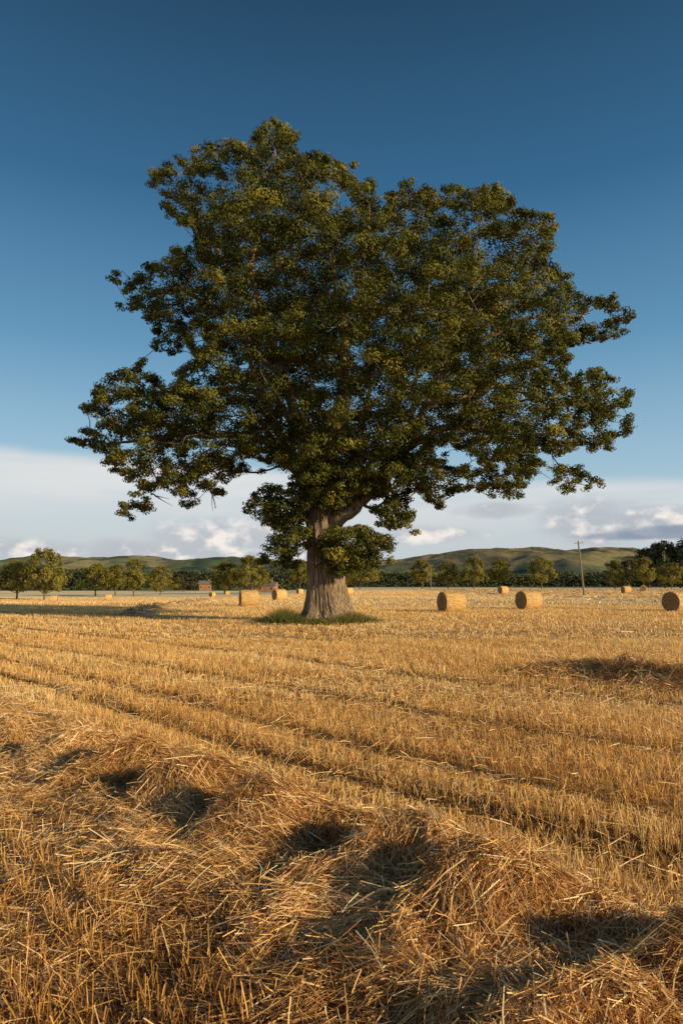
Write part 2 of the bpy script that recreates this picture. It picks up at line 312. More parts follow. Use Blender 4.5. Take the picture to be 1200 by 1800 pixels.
def sample(poly,num,Dmax,dref,mind,dy0=0,tries=120000,ins=.10,cull=0):
    P2=lpoly(poly); A=np.array(P2); x=rng.uniform(A[:,0].min(),A[:,0].max(),tries); z=rng.uniform(A[:,1].min(),A[:,1].max(),tries)
    k=inside(P2,x,z); x,z=x[k],z[k]; d=bdist(P2,x,z)
    D=Dmax*np.sqrt(np.clip(1-(1-np.clip(d/dref,0,1))**2,0,1)); y=D*rng.choice([-1,1],len(x),p=[.56,.44])*rng.random(len(x))**.42+dy0
    qx,qy=seen(x+OX,y+OY,z+OZ)
    if dy0>-1.9: k=inside(poly,qx,qy); x,y,z,d,qx,qy=[a[k] for a in (x,y,z,d,qx,qy)]
    dd=bdist(poly,qx,qy)
    for (hx,hy,hr) in holes: dd=np.minimum(dd,np.hypot(qx-hx,qy-hy)-hr)
    d=np.minimum(d,dd*(OY+y)/F); k=d>ins
    if cull:
        nz=.5*vn(x*.50+y*.28,z*.75-y*.22,91)+.5*vn(x*.42-y*.33,z*.8+y*.3+7,92)
        k&=(nz>cull+.04*rng.normal(size=len(x)))|((d<.6)&(rng.random(len(x))<.9))|(y>.8)
    x,y,z,d=x[k],y[k],z[k],d[k]
    pts=np.empty((0,3)); out=[]
    for i in range(len(x)):
        p=np.array([x[i],y[i],z[i]]); m=mind*(.36+.64*min(1,d[i]/1.2))
        if len(pts) and np.min(((pts-p)**2).sum(1))<m*m: continue
        pts=np.vstack([pts,p]); out.append((p,min(.95,.20+d[i]*.66)))
        if len(out)>=num: break
    return out
clumps+=sample(outline,1900,6.8,7.0,.98,cull=.45)
clumps+=sample(lowA,80,1.7,1.2,.5,.1)
clumps+=sample(lowB,75,1.1,1.0,.45,-1.5)
clumps+=sample(lowC,32,1.2,1.0,.5,-.6)
clumps+=sample(front,80,1.0,1.5,.66,-2.3)
clumps+=sample(fork,42,.6,.8,.5,-1.5)
LB=[
 ([(562,905,0),(548,850,0),(535,790,.3),(520,730,.5),(492,650,.3),(462,560,0),(445,450,.2),(452,350,0),(478,270,0)],.48,.04),
 ([(566,935,-.1),(598,912,-.3),(632,884,-.5),(665,850,-.6),(705,795,-.6),(745,710,-.4),(785,620,0),(820,520,0),(850,410,0)],.43,.04),
 ([(700,800,-.6),(760,772,-1.2),(830,768,-1.3),(890,780,-1.1),(930,795,-.8)],.22,.04),
 ([(745,715,-.4),(820,700,0),(890,675,.6),(970,690,.6),(1040,705,.3)],.22,.03),
 ([(785,620,0),(850,600,-.8),(930,565,-.8),(1010,560,-.4)],.18,.03),
 ([(548,850,0),(500,800,-.5),(420,775,-.9),(320,770,-.9),(230,785,-.6),(185,775,-.3)],.25,.03),
 ([(525,745,.5),(450,690,-.6),(350,700,-.8),(270,690,-.6)],.2,.03),
 ([(495,655,.3),(420,580,.4),(330,510,.3),(250,510,0)],.2,.03),
 ([(552,870,0),(575,800,.4),(598,700,.5),(600,580,.2),(575,450,0),(560,340,0)],.42,.04),
 ([(560,890,-.2),(585,820,-1.2),(610,740,-2.2),(600,640,-2.6),(570,540,-2.4)],.26,.04),
 ([(560,890,.2),(600,820,2.2),(640,730,3.4),(660,620,4),(640,500,3.6)],.28,.05),
 ([(635,885,-.5),(690,820,-1.4),(720,700,-2.2),(760,600,-2.2)],.22,.04),
 ([(555,880,.2),(500,800,2.0),(430,700,3.2),(400,600,3.5)],.25,.05),
 ([(548,850,-.1),(500,780,-1.2),(450,680,-2.0),(430,560,-2.0)],.22,.04),
 ([(470,570,0),(400,470,.4),(345,380,.2),(310,330,0)],.16,.03),
 ([(820,520,0),(880,460,.5),(925,415,.2)],.13,.03),
 ([(600,580,.2),(660,480,0),(720,370,0)],.16,.03),
 ([(600,1000,-.7),(630,975,-1.3),(660,962,-1.5)],.07,.02),
 ([(545,940,-.3),(500,925,-.2),(475,960,0)],.07,.02),
]
nodes=[];par=[];rmin=[];limb=[];plen=[]
limb_tubes=[]
for li,(pl,r0,r1) in enumerate(LB):
    p=smooth_poly([lp(a,b,c) for a,b,c in pl],4)
    m=len(p); jit=np.stack([fbm(np.arange(m)*.45,np.full(m,li*3.3),k)-.5 for k in (1,2,3)],-1)*.7
    jit[0]=0; p=p+jit
    rr=r0+(r1-r0)*np.linspace(0,1,m)**.75
    limb_tubes.append(tube_np(p,rr,14 if r0>.3 else 9))
    b0=len(nodes); acc=float(np.linalg.norm(p[0]-lp(562,905)))
    for i in range(m):
        if i: acc+=float(np.linalg.norm(p[i]-p[i-1]))
        nodes.append(p[i]); par.append(b0+i-1 if i else -1); rmin.append(rr[i]); limb.append(li); plen.append(acc)
NM=len(nodes)
CC=np.array([c for c,_ in clumps])
NA=np.array(nodes)
dist0=np.sqrt(((CC[:,None]-NA[None])**2).sum(-1)).min(1); order=np.argsort(dist0)
buf=np.zeros((20000,3)); buf[:NM]=NA; pl_=np.zeros(20000); pl_[:NM]=plen; cnt=NM
for ci in order:
    c=CC[ci]; d=np.sqrt(((buf[:cnt]-c)**2).sum(1)); j=int(np.argmin(d+.22*pl_[:cnt])); L=d[j]
    k=max(2,int(L/.5)); a=buf[j].copy(); prev=j; off=rng.normal(0,.11*L,3); off[2]-=.05*L
    if cnt+k>19990: break
    for i in range(1,k+1):
        f=i/k; p=a+(c-a)*f+off*math.sin(PI*f)+rng.normal(0,.04,3)*(i<k)
        buf[cnt]=p; pl_[cnt]=pl_[prev]+L/k; par.append(prev); rmin.append(0); limb.append(limb[prev]); prev=cnt; cnt+=1
acc=np.zeros(cnt)
for i in range(cnt-1,NM-1,-1):
    if acc[i]==0: acc[i]=.012**2.2
    acc[par[i]]+=acc[i]
rad=acc**(1/2.2)
segs={}
for i in range(NM,cnt):
    j=par[i]; ra=min(rad[j],rad[i]*1.5) if j>=NM else min(rmin[j],rad[i]*1.6); rb=rad[i]
    segs.setdefault(limb[i],[]).append(tube_np(np.array([buf[j],buf[i]]),[min(ra,.2),min(rb,.18)],5))
for li in range(len(LB)):
    V,Fq=join([limb_tubes[li]]+segs.get(li,[])); mesh_np('limb',V,Fq,M_bark,oak,smooth=True)
# trunk
tp=smooth_poly([lp(577,1100),lp(574,1060),lp(570,1010),lp(568,960),lp(564,915),lp(560,880)],16)
n=len(tp); S=180; a=np.linspace(0,2*PI,S,endpoint=False); V=[]
ca,sa=np.cos(a),np.sin(a)
for i in range(n):
    z=tp[i][2]; r=.68+.46*math.exp(-max(z,0)/.5)+.20*math.exp(-max(z,0)/1.9)-.03*max(0,z-2.5)
    if z>4.6: r-=.10*(z-4.6)
    fl=1+(.03+.11*math.exp(-max(z,0)/.8))*np.cos(6*a+1.2+.25*z)+.05*np.cos(3*a+.7-.2*z)+.02*np.cos(11*a+.5*z)
    tw_=a+.06*np.sin(z*1.3)
    rid=.11*(np.abs(fbm(np.cos(tw_)*13+20,np.sin(tw_)*13+20,71+math.floor(z*.9),2)-.5)*(1-(z*.9)%1)+np.abs(fbm(np.cos(tw_)*13+20,np.sin(tw_)*13+20,72+math.floor(z*.9),2)-.5)*((z*.9)%1))*2
    lump=.16*(fbm(ca*1.6+5,sa*1.6+z*.8,77)-.5)
    rr=r*fl+rid+lump
    V.append(np.stack([tp[i][0]+rr*ca,tp[i][1]+rr*sa*.95,np.full(S,z)],-1))
V=np.concatenate(V); Fq=[[i*S+j,i*S+(j+1)%S,(i+1)*S+(j+1)%S,(i+1)*S+j] for i in range(n-1) for j in range(S)]
mesh_np('trunk',V,np.array(Fq),M_bark,oak,smooth=True)
# leaves
cen=[];nr=[];sz=[];ti=[]
for c,r in clumps:
    k=int(70+400*r*r/.78)
    nsub=max(3,int(5*r)+2); sub=norm(rng.normal(size=(nsub,3))+np.array([0,0,.2]))*r*.70*rng.random((nsub,1))**.35
    v=norm(rng.normal(size=(k,3))); rr=rng.random(k)**.30
    si=rng.integers(0,nsub,k); tv=v*rr[:,None]*(.12+.32*r); tv[:,2]*=.78
    w=sub[si]+tv; w[:,2]*=.78
    cen.append(c+w); out=norm(norm(w+1e-6)*.7+norm(tv+1e-6)*.8)
    nr.append(norm(out+np.array([0,0,.12])+rng.normal(0,.22,(k,3)))); sz.append(rng.uniform(.065,.13,k)); 
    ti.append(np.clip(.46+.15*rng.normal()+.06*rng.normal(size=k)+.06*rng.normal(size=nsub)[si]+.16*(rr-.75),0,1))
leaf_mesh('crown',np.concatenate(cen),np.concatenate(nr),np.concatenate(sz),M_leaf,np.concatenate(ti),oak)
for (x0,y0,x1,y1,dy) in [(372,855,392,902,-1),(270,870,283,885,-.5),(490,775,455,800,-3.0),(690,650,700,600,-5.2),(700,600,725,565,-5.2),(505,745,500,700,-3.5)]:
    A=lp(x0,y0,dy); B=lp(x1,y1,dy); m=np.linspace(0,1,7)[:,None]; pts=A+(B-A)*m+np.cumsum(rng.normal(0,.04,(7,3)),0)
    tw=[tube_np(pts,np.linspace(.045,.012,7),5)]
    for q in range(3):
        s0=pts[2+q]; e=s0+norm(B-A)*.35+rng.normal(0,.25,3); tw.append(tube_np(np.array([s0,(s0+e)/2+rng.normal(0,.04,3),e]),[.02,.014,.006],4))
    V,Fq=join(tw); mesh_np('dead_twig',V,Fq,M_bark2,oak)
# grass at the foot
n=42000
th=rng.uniform(0,2*PI,n); rr=np.sqrt(rng.random(n)); X=OX-.45+2.8*rr*np.cos(th); Y=OY-1.0+2.2*rr*np.sin(th)
k=(np.hypot(X-OX,(Y-OY)*1.05)>1.0)&(rng.random(n)<.2+1.0*vn(X*1.9,Y*1.9,5))&(rng.random(n)<2.2*(1.02-rr)); X,Y=X[k],Y[k]; n=len(X)
hl=.15+.40*np.exp(-((X-OX+1.9)/.6)**2)+.22*np.exp(-((X-OX-1.1)/.8)**2)+.16*vn(X*2.2,Y*2.2,3)
d=norm(np.stack([rng.normal(0,.5,n),rng.normal(0,.5,n),np.ones(n)],-1))
blades('grass',np.stack([X,Y,H(X,Y)-.03],-1),d,hl*rng.uniform(.5,1.3,n),np.full(n,.020),np.stack([rng.normal(0,.12,n),rng.normal(0,.12,n),-np.full(n,.05)],-1),M_grass,np.clip(.38+.22*rng.normal(size=n)+.1*((X-OX)>0.0),0,1),2,taper=.15)
tag(bpy.data.objects['grass'],'rough green grass and weeds growing around the foot of the oak trunk','grass',kind='stuff')
# ------------------------------------------------------------------ bales
def bale_mesh(seed):
    R=.62; Wd=1.25; S=48; K=14; xs_=np.linspace(-Wd/2,Wd/2,K); V=[]
    a=np.linspace(0,2*PI,S,endpoint=False)
    for i,x in enumerate(xs_):
        e=1-.05*(abs(x)/(Wd/2))**6
        r=R*e+.025*(fbm(np.cos(a)*2+seed,np.sin(a)*2+x*3,seed)-.5)+.012*(vn(a*14,np.full(S,x*30),seed)-.5)
        z=r*np.sin(a); z=np.where(z<-R*.93,-R*.93+(z+R*.93)*.3,z)
        V.append(np.stack([np.full(S,x),r*np.cos(a),z+R*.93],-1))
    side=(np.concatenate(V),np.array([[i*S+j,i*S+(j+1)%S,(i+1)*S+(j+1)%S,(i+1)*S+j] for i in range(K-1) for j in range(S)]))
    ends=[]
    for sgn in (-1,1):
        ring=V[0] if sgn<0 else V[-1]; c=ring.mean(0); VV=[ring]
        for f in (.85,.6,.35,.12): 
            q=c+(ring-c)*f; q[:,0]+=sgn*(.04*(1-f)-.02+.02*rng.random(S)); VV.append(q)
        n_=len(VV); Fe=np.array([[i*S+j,i*S+(j+1)%S,(i+1)*S+(j+1)%S,(i+1)*S+j] for i in range(n_-1) for j in range(S)])
        Vc=np.concatenate(VV); cc=len(Vc); Vc=np.vstack([Vc,VV[-1].mean(0)])
        cap=np.array([[(n_-1)*S+j,(n_-1)*S+j+1,(n_-1)*S+(j+2)%S,cc] for j in range(0,S,2)])
        ends.append((Vc,np.vstack([Fe,cap])))
    return side,ends
bs,be=bale_mesh(3)
def make_bale():
    r=empty('straw_bale',(0,0,0))
    mesh_np('rolled_side',bs[0],bs[1],M_baleside,r,smooth=True)
    for e in be:
        o=mesh_np('end_face',e[0]-np.array([0,0,.577]),e[1],M_end,r); o.location=(0,0,.577)
    n=1500; a=rng.uniform(0,2*PI,n); x=rng.uniform(-.62,.62,n); p=np.stack([x,.61*np.cos(a),.61*np.sin(a)+.577],-1)
    d=norm(np.stack([rng.normal(0,1,n),-np.sin(a)+rng.normal(0,.4,n),np.cos(a)+rng.normal(0,.4,n)],-1)+.35*np.stack([0*a,np.cos(a),np.sin(a)],-1))
    blades('loose_wisps',p,d,rng.uniform(.05,.14,n),np.full(n,.008),rng.normal(0,.01,(n,3)),M_straw,np.clip(rng.normal(.45,.2,n),0,1),1,parent=r)
    return r
def copy_tree(o,parent=None):
    c=o.copy(); C.objects.link(c)
    if parent: c.parent=parent
    for ch in list(o.children): copy_tree(ch,c)
    return c
proto=make_bale()
B=[(793,1076,22,'round straw bale nearest right of the oak trunk, left of a similar bale'),
 (929,1071,24,'round straw bale standing right of the oak below the telegraph pole'),
 (1190,1075,30,'round straw bale cut off by the right edge of the field view'),
 (437,1066,18,'round straw bale just left of the oak trunk, largest on that side'),
 (491,1055,35,'round straw bale close to the left side of the trunk, farther than its neighbour'),
 (95,1058,15,'small distant round bale under the leftmost bushy tree'),
 (191,1055,20,'small distant round bale in front of the second group of trees at left'),
 (373,1049,60,'far round bale below the small red building'),
 (400,1046,10,'far round bale left of the brick farm building'),
 (612,1045,40,'far round bale seen just right of the oak trunk'),
 (884,1044,25,'far round bale behind the gap between the two big right bales'),
 (1100,1043,12,'far round bale left of its twin before the dark wood'),
 (1130,1040,70,'farthest round bale at right, right of its twin before the dark wood'),
 (527,1044,35,'far round bale half hidden left of the oak trunk')]
for i,(px,py,rz,lab) in enumerate(B):
    b=proto if i==0 else copy_tree(proto)
    g=ground_at(px,py); b.location=(g[0],g[1],g[2]-.01); b.rotation_euler=(0,0,math.radians(rz)); tag(b,lab,'bale','round bales in the stubble field')
# ------------------------------------------------------------------ distant trees
def tree_variant(seed,hgt,wid,leaf,nl,mat,trunkh=.22,fl=1.0):
    r=np.random.default_rng(seed); th=hgt*trunkh
    parts=[tube_np(np.array([[0,0,-.2],[.05,0,th],[.1,.05,hgt*.5],[0,0,hgt*.85]]),[hgt*.022,hgt*.016,hgt*.012,hgt*.004],8)]
    cl=[]
    m=70
    for i in range(m):
        z=th+(hgt-th)*(.08+.92*r.random()); f=(z-th)/(hgt-th); w=wid*.5*math.sin(PI*min(1,max(.06,f*.84+.14)))**.6*r.uniform(.4,1)*(1+.12*math.sin(seed+i))
        a=r.uniform(0,2*PI); c=np.array([w*math.cos(a),w*math.sin(a),min(z,hgt*.95)])
        cl.append((c,hgt*.095*r.uniform(.6,1.15)))
        if i%3==0: parts.append(tube_np(np.array([[.05,0,max(th*.8,c[2]-w*.9)],[c[0]*.5,c[1]*.5,c[2]-w*.3],c]),[hgt*.009,hgt*.006,hgt*.002],5))
    cen=[];ti=[]
    for c,rr in cl:
        k=nl//m; v=norm(r.normal(size=(k,3)))*(r.random((k,1))**.4)*rr; cen.append(c+v); ti.append(np.full(k,.5+.15*r.normal()))
    cen=np.concatenate(cen); nrm=norm(norm(cen-np.array([0,0,hgt*.45]))+r.normal(0,.5,cen.shape)); 
    return join(parts),cen,nrm,np.clip(np.concatenate(ti)+r.normal(0,.12,len(cen)),0,1),leaf
def make_tree(nm,v,mat):
    r=empty(nm,(0,0,0)); mesh_np('trunk',v[0][0],v[0][1],M_bark2,r,smooth=True)
    leaf_mesh('crown',v[1],v[2],rng.uniform(.7,1.3,len(v[1]))*v[4],mat,v[3],r); return r
prot={}
for k,(w_,th_) in enumerate([(9,.20),(7,.24),(8.5,.16),(10.5,.15),(6,.24)]):
    prot['y%d'%k]=(make_tree('field_tree',tree_variant(100+k,10,w_,.42,5200,M_leaf2,th_),M_leaf2))
for k,(w_,th_) in enumerate([(8,.06),(6,.04),(9.5,.07)]):
    prot['d%d'%k]=(make_tree('woodland_tree',tree_variant(200+k,10,w_,.5,4200,M_leaf3,th_),M_leaf3))
usedp=set()
def place(key,px,ytop,ybase,wpx,Y,label,cat,group,rz):
    s=key in usedp; o=copy_tree(prot[key]) if s else prot[key]; usedp.add(key)
    a=at(px,ybase,Y); z=h1(a[0],Y); top=at(px,ytop,Y)[2]; hh=top-z
    o.location=(a[0],Y,z-.1); base_w={'y0':9,'y1':7,'y2':8.5,'y3':10.5,'y4':6,'d0':8,'d1':6,'d2':9.5}[key]
    sx=(wpx/1200*Y)/base_w; o.scale=(sx,sx,hh/10); o.rotation_euler=(0,0,rz); tag(o,label,cat,group)
G1='small trees along the far field edge'
T=[('y0',30,986,1052,70,150,'leftmost small bushy tree at the field edge'),
('y3',78,965,1053,84,143,'tallest bushy tree at the far left, just right of the leftmost one'),
('y0',168,992,1046,60,190,'round topped small tree third from the left edge'),
('y4',203,993,1046,36,195,'narrow small tree between a round tree and an open crowned one at left'),
('y1',235,985,1048,42,180,'slender open crowned tree with visible stem at left'),
('y3',282,996,1042,60,200,'low round tree right of the slender tree at left'),
('y2',395,988,1036,58,230,'bushy tree right of the small red building'),
('y3',440,978,1036,82,225,'broad tree in front of the brick farm building'),
('y4',527,985,1036,36,230,'narrow tree partly behind the oak trunk on its left'),
('y3',632,983,1035,74,230,'broad tree showing just right of the oak trunk'),
('y1',742,985,1034,44,240,'first small tree right of the oak, beside the far pole'),
('y0',787,988,1034,46,245,'second small round tree right of the oak'),
('y3',833,980,1034,58,240,'third tree right of the oak, the widest of its row'),
('y1',878,985,1034,44,245,'fourth small tree right of the oak above the big bale'),
('y0',951,980,1034,54,235,'tree just left of the leaning telegraph pole'),
('y2',1080,985,1035,44,230,'tree right of the leaning telegraph pole'),
('y1',1131,982,1035,44,225,'pale green tree in front of the dark wood'),
('y0',1180,990,1034,50,225,'low pale tree at the right edge before the dark wood'),]
for i,(k,px,a,b,w,Y,l) in enumerate(T): place(k,px,a,b,w,Y,l,'tree',G1,i*1.3)
G2='dark trees of the wood at right'
for i,(k,px,a,w,Y,l) in enumerate([('d0',1140,964,60,300,'dark woodland tree at the left end of the wood on the right'),('d2',1168,952,70,290,'dark woodland tree second in the wood on the right'),('d1',1195,958,54,285,'dark woodland tree third in the wood at the right edge'),('d0',1222,946,76,280,'dark woodland tree cut off by the right edge'),
  ('d2',1106,985,54,320,'lower dark woodland tree just left of the wood on the right'),('d0',322,1004,50,300,'dark bush like tree behind the low round tree at left')]):
    place(k,px,a,1033,w,Y,l,'tree',G2 if i<5 else None,i*2.1)
n=60000; X=rng.uniform(-480,520,n); Yb=410+35*np.sin(X*.012)+rng.uniform(-12,12,n)
hh=5.2+5.5*fbm(X*.035,np.full(n,2.),5)+2.6*vn(X*.16,Yb*.1,6)
Z=-1.8+(hh+1.5)*rng.random(n)**.7
gap=ss((vn(X*.02,np.zeros(n),9)-.12)/.1)
k=rng.random(n)<.15+.85*gap; cen=np.stack([X,Yb,Z],-1)[k]
o=leaf_mesh('distant_woodland',cen,norm(rng.normal(0,1,cen.shape)+np.array([0,-.6,.5])),rng.uniform(1.0,2.0,len(cen)),M_leaf3,np.clip(.4+.9*(fbm(cen[:,0]*.06,cen[:,2]*.3,3)-.4)+rng.normal(0,.12,len(cen)),0,1),None)
tag(o,'distant dark belt of woodland below the hills','woodland',kind='stuff')
n=30000; X=rng.uniform(-900,1000,n); Yb=760+60*np.sin(X*.006)+rng.uniform(-30,30,n)
Z=-2+ (9+12*fbm(X*.012,np.full(n,2.),15))*rng.random(n)**.7
cen=np.stack([X,Yb,Z],-1)
o=leaf_mesh('distant_woodland',cen,norm(rng.normal(0,1,cen.shape)+np.array([0,-.6,.5])),rng.uniform(2,4,n),M_leaf3,np.clip(.7+rng.normal(0,.15,n),0,1),None)
tag(o,'second more distant belt of woodland at the foot of the hills','woodland',kind='stuff')
# ------------------------------------------------------------------ hills
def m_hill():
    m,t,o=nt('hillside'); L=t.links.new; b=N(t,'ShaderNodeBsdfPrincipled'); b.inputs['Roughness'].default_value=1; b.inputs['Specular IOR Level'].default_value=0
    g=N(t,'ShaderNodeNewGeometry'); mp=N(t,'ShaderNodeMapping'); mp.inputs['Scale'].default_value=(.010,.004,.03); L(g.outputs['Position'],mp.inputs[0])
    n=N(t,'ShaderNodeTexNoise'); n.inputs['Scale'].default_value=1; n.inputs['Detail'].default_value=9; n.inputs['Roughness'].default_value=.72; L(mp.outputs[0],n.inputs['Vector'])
    rl=ramp(t,[(.38,(.05,.085,.08)),(.50,(.085,.125,.105)),(.55,(.20,.21,.13)),(.60,(.08,.115,.095)),(.70,(.30,.26,.16))]); rr=ramp(t,[(.38,(.06,.08,.07)),(.45,(.18,.15,.10)),(.51,(.42,.31,.19)),(.56,(.18,.15,.11)),(.66,(.56,.41,.25))])  # bluish tones: distance haze painted into the hill colour
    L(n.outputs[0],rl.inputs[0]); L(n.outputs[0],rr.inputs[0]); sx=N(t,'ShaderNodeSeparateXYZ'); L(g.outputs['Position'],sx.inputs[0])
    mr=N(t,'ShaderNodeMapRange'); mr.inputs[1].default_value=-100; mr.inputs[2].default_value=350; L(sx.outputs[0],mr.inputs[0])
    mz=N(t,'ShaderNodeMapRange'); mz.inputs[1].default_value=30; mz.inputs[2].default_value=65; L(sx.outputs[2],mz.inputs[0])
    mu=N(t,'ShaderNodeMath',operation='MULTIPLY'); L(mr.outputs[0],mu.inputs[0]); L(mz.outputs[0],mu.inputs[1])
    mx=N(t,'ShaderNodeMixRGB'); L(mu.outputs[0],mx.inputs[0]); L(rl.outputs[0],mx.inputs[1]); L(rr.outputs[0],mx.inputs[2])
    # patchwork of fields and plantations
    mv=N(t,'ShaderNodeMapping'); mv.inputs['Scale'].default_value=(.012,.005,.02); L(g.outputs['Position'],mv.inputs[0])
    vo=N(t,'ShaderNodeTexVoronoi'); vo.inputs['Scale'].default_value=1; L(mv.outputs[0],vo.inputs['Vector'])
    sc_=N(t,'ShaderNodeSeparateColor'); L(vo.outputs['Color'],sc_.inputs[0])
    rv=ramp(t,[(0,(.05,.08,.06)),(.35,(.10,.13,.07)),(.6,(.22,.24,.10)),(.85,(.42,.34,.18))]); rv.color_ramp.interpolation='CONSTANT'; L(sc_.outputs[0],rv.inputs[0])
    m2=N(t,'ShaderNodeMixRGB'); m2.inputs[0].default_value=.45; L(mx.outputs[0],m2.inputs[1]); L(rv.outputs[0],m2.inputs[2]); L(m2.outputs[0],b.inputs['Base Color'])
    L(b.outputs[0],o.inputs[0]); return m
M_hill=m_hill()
prof=[(-900,1000),(-400,985),(0,989),(60,990),(120,986),(180,981),(230,979),(275,980),(320,988),(370,985),(420,981),(460,984),(560,992),(640,990),(700,985),(760,976),(830,968),(880,965),(940,964),(985,972),(1015,966),(1050,964),(1085,967),(1110,975),(1160,972),(1220,968),(1500,980),(2200,1000)]
px_=np.array([a for a,b in prof]); py_=np.array([b for a,b in prof])
YR=2300.; xs2=np.linspace(-3000,3400,620); ys2=np.linspace(1150,3400,160)
HX,HY=np.meshgrid(xs2,ys2)
top=CZ+(1027-np.interp(600+HX/YR*1200,px_,py_))/1200*YR*1.0
f=(HY-1150)/(YR-1150); sh=np.where(f<1,ss(f)**1.1,1-.5*ss((f-1)))
rel=(fbm(HX*.0055,HY*.0055,81,5)-.5)
HZ=-6+(top+6)*sh+rel*62*np.where(f<1,np.sin(PI*np.clip(f,0,1)),0)+(fbm(HX*.02,HY*.02,88,3)-.5)*14*sh
idx=np.arange(HX.size).reshape(HX.shape); Q=np.stack([idx[:-1,:-1],idx[:-1,1:],idx[1:,1:],idx[1:,:-1]],-1).reshape(-1,4)
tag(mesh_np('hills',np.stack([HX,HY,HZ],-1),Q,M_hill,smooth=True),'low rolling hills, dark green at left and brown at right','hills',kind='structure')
# ------------------------------------------------------------------ poles
def box(c,s):
    c=np.array(c);s=np.array(s)/2
    V=np.array([[x,y,z] for x in(-1,1) for y in(-1,1) for z in(-1,1)])*s+c
    return V,np.array([[0,1,3,2],[4,6,7,5],[0,4,5,1],[2,3,7,6],[0,2,6,4],[1,5,7,3]])
def pole(g,h,lean,label,rz):
    r=empty('telegraph_pole',(g[0],g[1],g[2]),rz); r.rotation_euler=(0,lean,rz)
    V,Fq=tube_np(np.array([[0,0,-.3],[0,0,h*.5],[0,0,h]]),[.15,.13,.10],12); mesh_np('post',V,Fq,M_wood,r,smooth=True)
    V,Fq=box((0,-.13,h-.35),(1.4,.09,.10)); mesh_np('crossarm',V,Fq,M_wood,r)
    for x in (-.6,0,.6):
        V,Fq=tube_np(np.array([[x,-.13,h-.30],[x,-.13,h-.2],[x,-.13,h-.14],[x,-.13,h-.06]]),[.03,.06,.05,.02],8); mesh_np('insulator',V,Fq,M_ins,r,smooth=True)
    tag(r,label,'pole','telegraph poles')
g=ground_at(1026,1047); pole(g,(1047-951)/1200*g[1],-.085,'wooden telegraph pole with crossarm leaning left, nearest of the poles at right',.25)
a=at(757,1037,215); pole([a[0],215,h1(a[0],215)],7.6,0,'far upright telegraph pole between small trees right of the oak',.3)
# ------------------------------------------------------------------ farm buildings
def house(px,Y,w,d,h,rh,rz,wm,label,nw,nm):
    a=at(px,1030,Y); z=h1(a[0],Y); r=empty(nm,(a[0],Y,z),rz)
    V,Fq=box((0,0,h/2-.2),(w,d,h+.4)); mesh_np('wall',V,Fq,wm,r)
    V=np.array([[-w/2-.3,-d/2-.4,h],[w/2+.3,-d/2-.4,h],[w/2+.3,d/2+.4,h],[-w/2-.3,d/2+.4,h],[-w/2-.3,0,h+rh],[w/2+.3,0,h+rh]])
    me=bpy.data.meshes.new('roof'); me.from_pydata(V.tolist(),[],[(0,1,5,4),(2,3,4,5),(0,4,3),(1,2,5),(0,3,2,1)]); me.materials.append(M_slate)
    rf=bpy.data.objects.new('roof',me); C.objects.link(rf); rf.parent=r
    V,Fq=box((w*.3,0,h+rh+.3),(.7,.7,1.4)); mesh_np('chimney',V,Fq,wm,rf)
    for i in range(nw):
        x=-w/2+w*(i+.5)/nw
        if i==nw//2: V,Fq=box((x,-d/2-.02,1.0),(1.0,.08,2.0)); mesh_np('door',V,Fq,M_wood,r)
        else:
            V,Fq=box((x,-d/2-.02,h*.58),(1.1,.08,1.2)); wn=mesh_np('window',V,Fq,M_pan,r); V,Fq=box((x,-d/2-.07,h*.58),(.9,.04,1.0)); mesh_np('pane',V,Fq,M_glass,wn)
    tag(r,label,'building')
house(361,345,6,6,3.2,1.8,.2,M_brick,'small red building far left of the oak below the hills',3,'farmhouse')
house(466,270,9,6,2.6,1.4,-.15,M_brick,'low orange brick building beside the broad tree left of the oak',4,'farmhouse')
# ------------------------------------------------------------------ light
EL=math.radians(16); sd=Vector((.87,-.49,0)).normalized()*math.cos(EL)+Vector((0,0,math.sin(EL)))
sl=bpy.data.lights.new('sun','SUN'); sl.energy=5; sl.angle=math.radians(.5); sl.color=(1,.78,.44)
so=bpy.data.objects.new('sun',sl); C.objects.link(so); so.rotation_euler=(-sd).to_track_quat('-Z','Y').to_euler(); so.location=(30,-20,30)
w=bpy.data.worlds.new('World'); bpy.context.scene.world=w; w.use_nodes=True; t=w.node_tree; t.nodes.clear(); L=t.links.new
def lin(c): return tuple(((v/255+.055)/1.055)**2.4 if v>10 else v/255/12.92 for v in c)
out=N(t,'ShaderNodeOutputWorld'); bg=N(t,'ShaderNodeBackground'); L(bg.outputs[0],out.inputs[0])
tc=N(t,'ShaderNodeTexCoord'); sp=N(t,'ShaderNodeSeparateXYZ'); L(tc.outputs['Generated'],sp.inputs[0])
def MM(op,a,b=None,c=None,clamp=False):
    n=N(t,'ShaderNodeMath',operation=op); n.use_clamp=clamp
    for i,v in enumerate((a,b,c)):
        if v is None: continue
        if isinstance(v,(int,float)): n.inputs[i].default_value=v
        else: L(v,n.inputs[i])
    return n.outputs[0]
x_,y_,z_=sp.outputs; el=MM('ARCSINE',z_); az=MM('ARCTAN2',x_,y_)
sky=N(t,'ShaderNodeTexSky',sky_type='NISHITA'); sky.sun_disc=False; sky.sun_elevation=EL; sky.sun_rotation=math.atan2(sd.x,sd.y); sky.air_density=1; sky.dust_density=.6; sky.ozone_density=2
sk=N(t,'ShaderNodeVectorMath',operation='SCALE'); sk.inputs['Scale'].default_value=.12; L(sky.outputs[0],sk.inputs[0])
rp=ramp(t,[(0,lin((202,213,216))),(.08,lin((186,209,219))),(.2,lin((148,187,210))),(.33,lin((97,150,186))),(.51,lin((51,103,143))),(.68,lin((31,69,98))),(1,lin((18,43,68)))]); L(z_,rp.inputs[0])
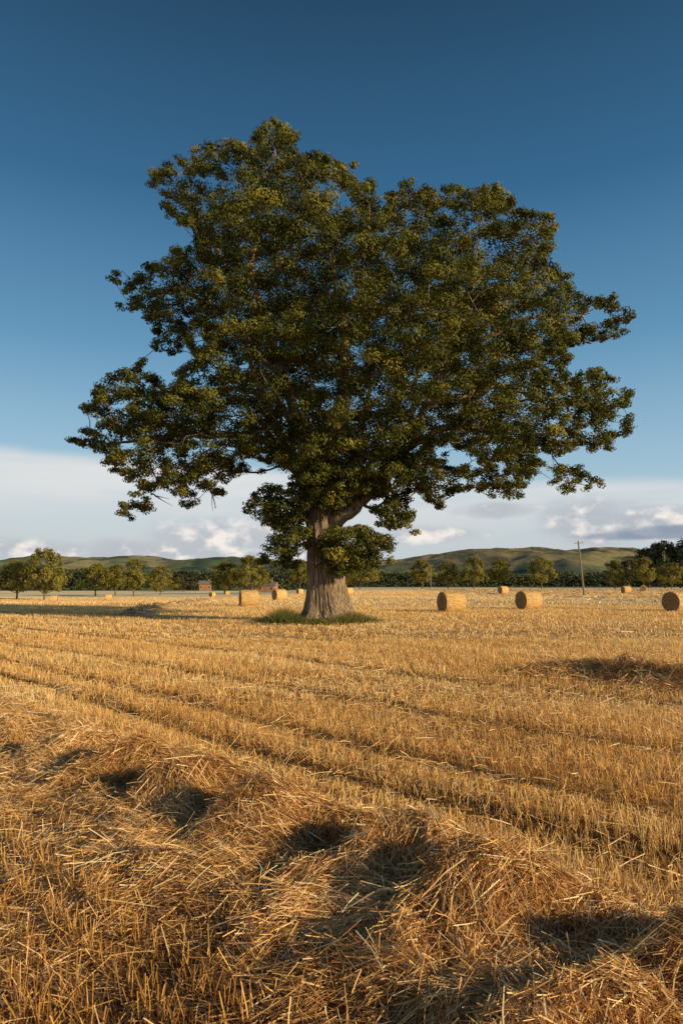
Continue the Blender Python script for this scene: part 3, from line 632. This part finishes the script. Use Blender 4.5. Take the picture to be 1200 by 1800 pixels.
def MIX(f,a,b):
    n=N(t,'ShaderNodeMixRGB')
    for i,v in enumerate((f,a,b)):
        if isinstance(v,(int,float)): n.inputs[i].default_value=v
        elif isinstance(v,tuple): n.inputs[i].default_value=(*v,1)
        else: L(v,n.inputs[i])
    return n.outputs[0]
base=MIX(.12,rp.outputs[0],sk.outputs[0])
def NO(sx,sy,scale,detail=6,off=0,rough=.55):
    cb=N(t,'ShaderNodeCombineXYZ'); L(MM('MULTIPLY',az,sx),cb.inputs[0]); L(MM('MULTIPLY_ADD',el,sy,off),cb.inputs[1]); cb.inputs[2].default_value=off
    n=N(t,'ShaderNodeTexNoise'); n.inputs['Scale'].default_value=scale; n.inputs['Detail'].default_value=detail; n.inputs['Roughness'].default_value=rough; L(cb.outputs[0],n.inputs['Vector']); return n.outputs[0]
def SS(v,a,b):
    n=N(t,'ShaderNodeMapRange',interpolation_type='SMOOTHSTEP'); L(v,n.inputs[0]); n.inputs[1].default_value=a; n.inputs[2].default_value=b; return n.outputs[0]
edge=MM('ADD',MM('MULTIPLY_ADD',az,-.052,.165),MM('MULTIPLY_ADD',NO(3,6,1,4,3.3),.034,-.017))
bank=SS(MM('SUBTRACT',edge,el),-.002,.018)
str_=NO(2,18,1.8,7,8.1)
bank=MM('MULTIPLY',bank,MM('MULTIPLY_ADD',SS(str_,.32,.66),.38,.62))
bank=MM('MULTIPLY',bank,MM('SUBTRACT',1,MM('MULTIPLY',SS(az,.0,.35),.10)))
c1=MIX(SS(el,.03,.15),lin((196,202,206)),lin((222,224,224)))
base=MIX(bank,base,c1)
def blob(a,e,ra,re):
    return MM('SUBTRACT',1,MM('ADD',MM('POWER',MM('ABSOLUTE',MM('DIVIDE',MM('SUBTRACT',az,a),ra)),2),MM('POWER',MM('ABSOLUTE',MM('DIVIDE',MM('SUBTRACT',el,e),re)),2)))
fl=None
for bb in [(-.18,.060,.10,.035),(-.26,.045,.14,.018),(-.43,.045,.11,.016),(.345,.084,.070,.036),(.42,.082,.08,.022),(.22,.104,.06,.012),(-.05,.045,.1,.018),(.12,.072,.08,.014),(.62,.08,.12,.03),(-.7,.07,.14,.04)]:
    v=blob(*bb); fl=v if fl is None else MM('MAXIMUM',fl,v)
fl=MM('MAXIMUM',fl,-1.5)
nz=NO(1,1.5,16,6,2.2,.52)
den=MM('ADD',fl,MM('MULTIPLY_ADD',nz,2.3,-1.2)); cm=SS(den,-.55,.95)
nz2=NO(1,1.5,16,6,2.212,.52)
lit=SS(MM('ADD',MM('MULTIPLY',MM('SUBTRACT',nz,nz2),4.5),MM('MULTIPLY_ADD',den,.32,.05)),.0,.9)
c2=MIX(lit,lin((184,190,197)),lin((250,240,232)))
base=MIX(MM('MULTIPLY',cm,.92),base,c2)
gs=MM('MULTIPLY',SS(MM('ADD',blob(.46,.068,.14,.012),MM('MULTIPLY_ADD',NO(4,30,2,5,6.5),1.4,-.6)),.0,.8),.8)
base=MIX(gs,base,lin((130,144,166)))
bars=MM('MULTIPLY',MM('MULTIPLY',SS(NO(3,30,1,5,5.5),.50,.72),MM('MULTIPLY',SS(az,-.05,.2),SS(MM('ABSOLUTE',MM('SUBTRACT',el,.095)),.05,.0))),.4)
base=MIX(bars,base,lin((156,168,186)))
L(base,bg.inputs[0]); bg.inputs[1].default_value=1.0
sc=bpy.context.scene; sc.view_settings.view_transform='Standard'; sc.view_settings.look='None'; sc.view_settings.exposure=0
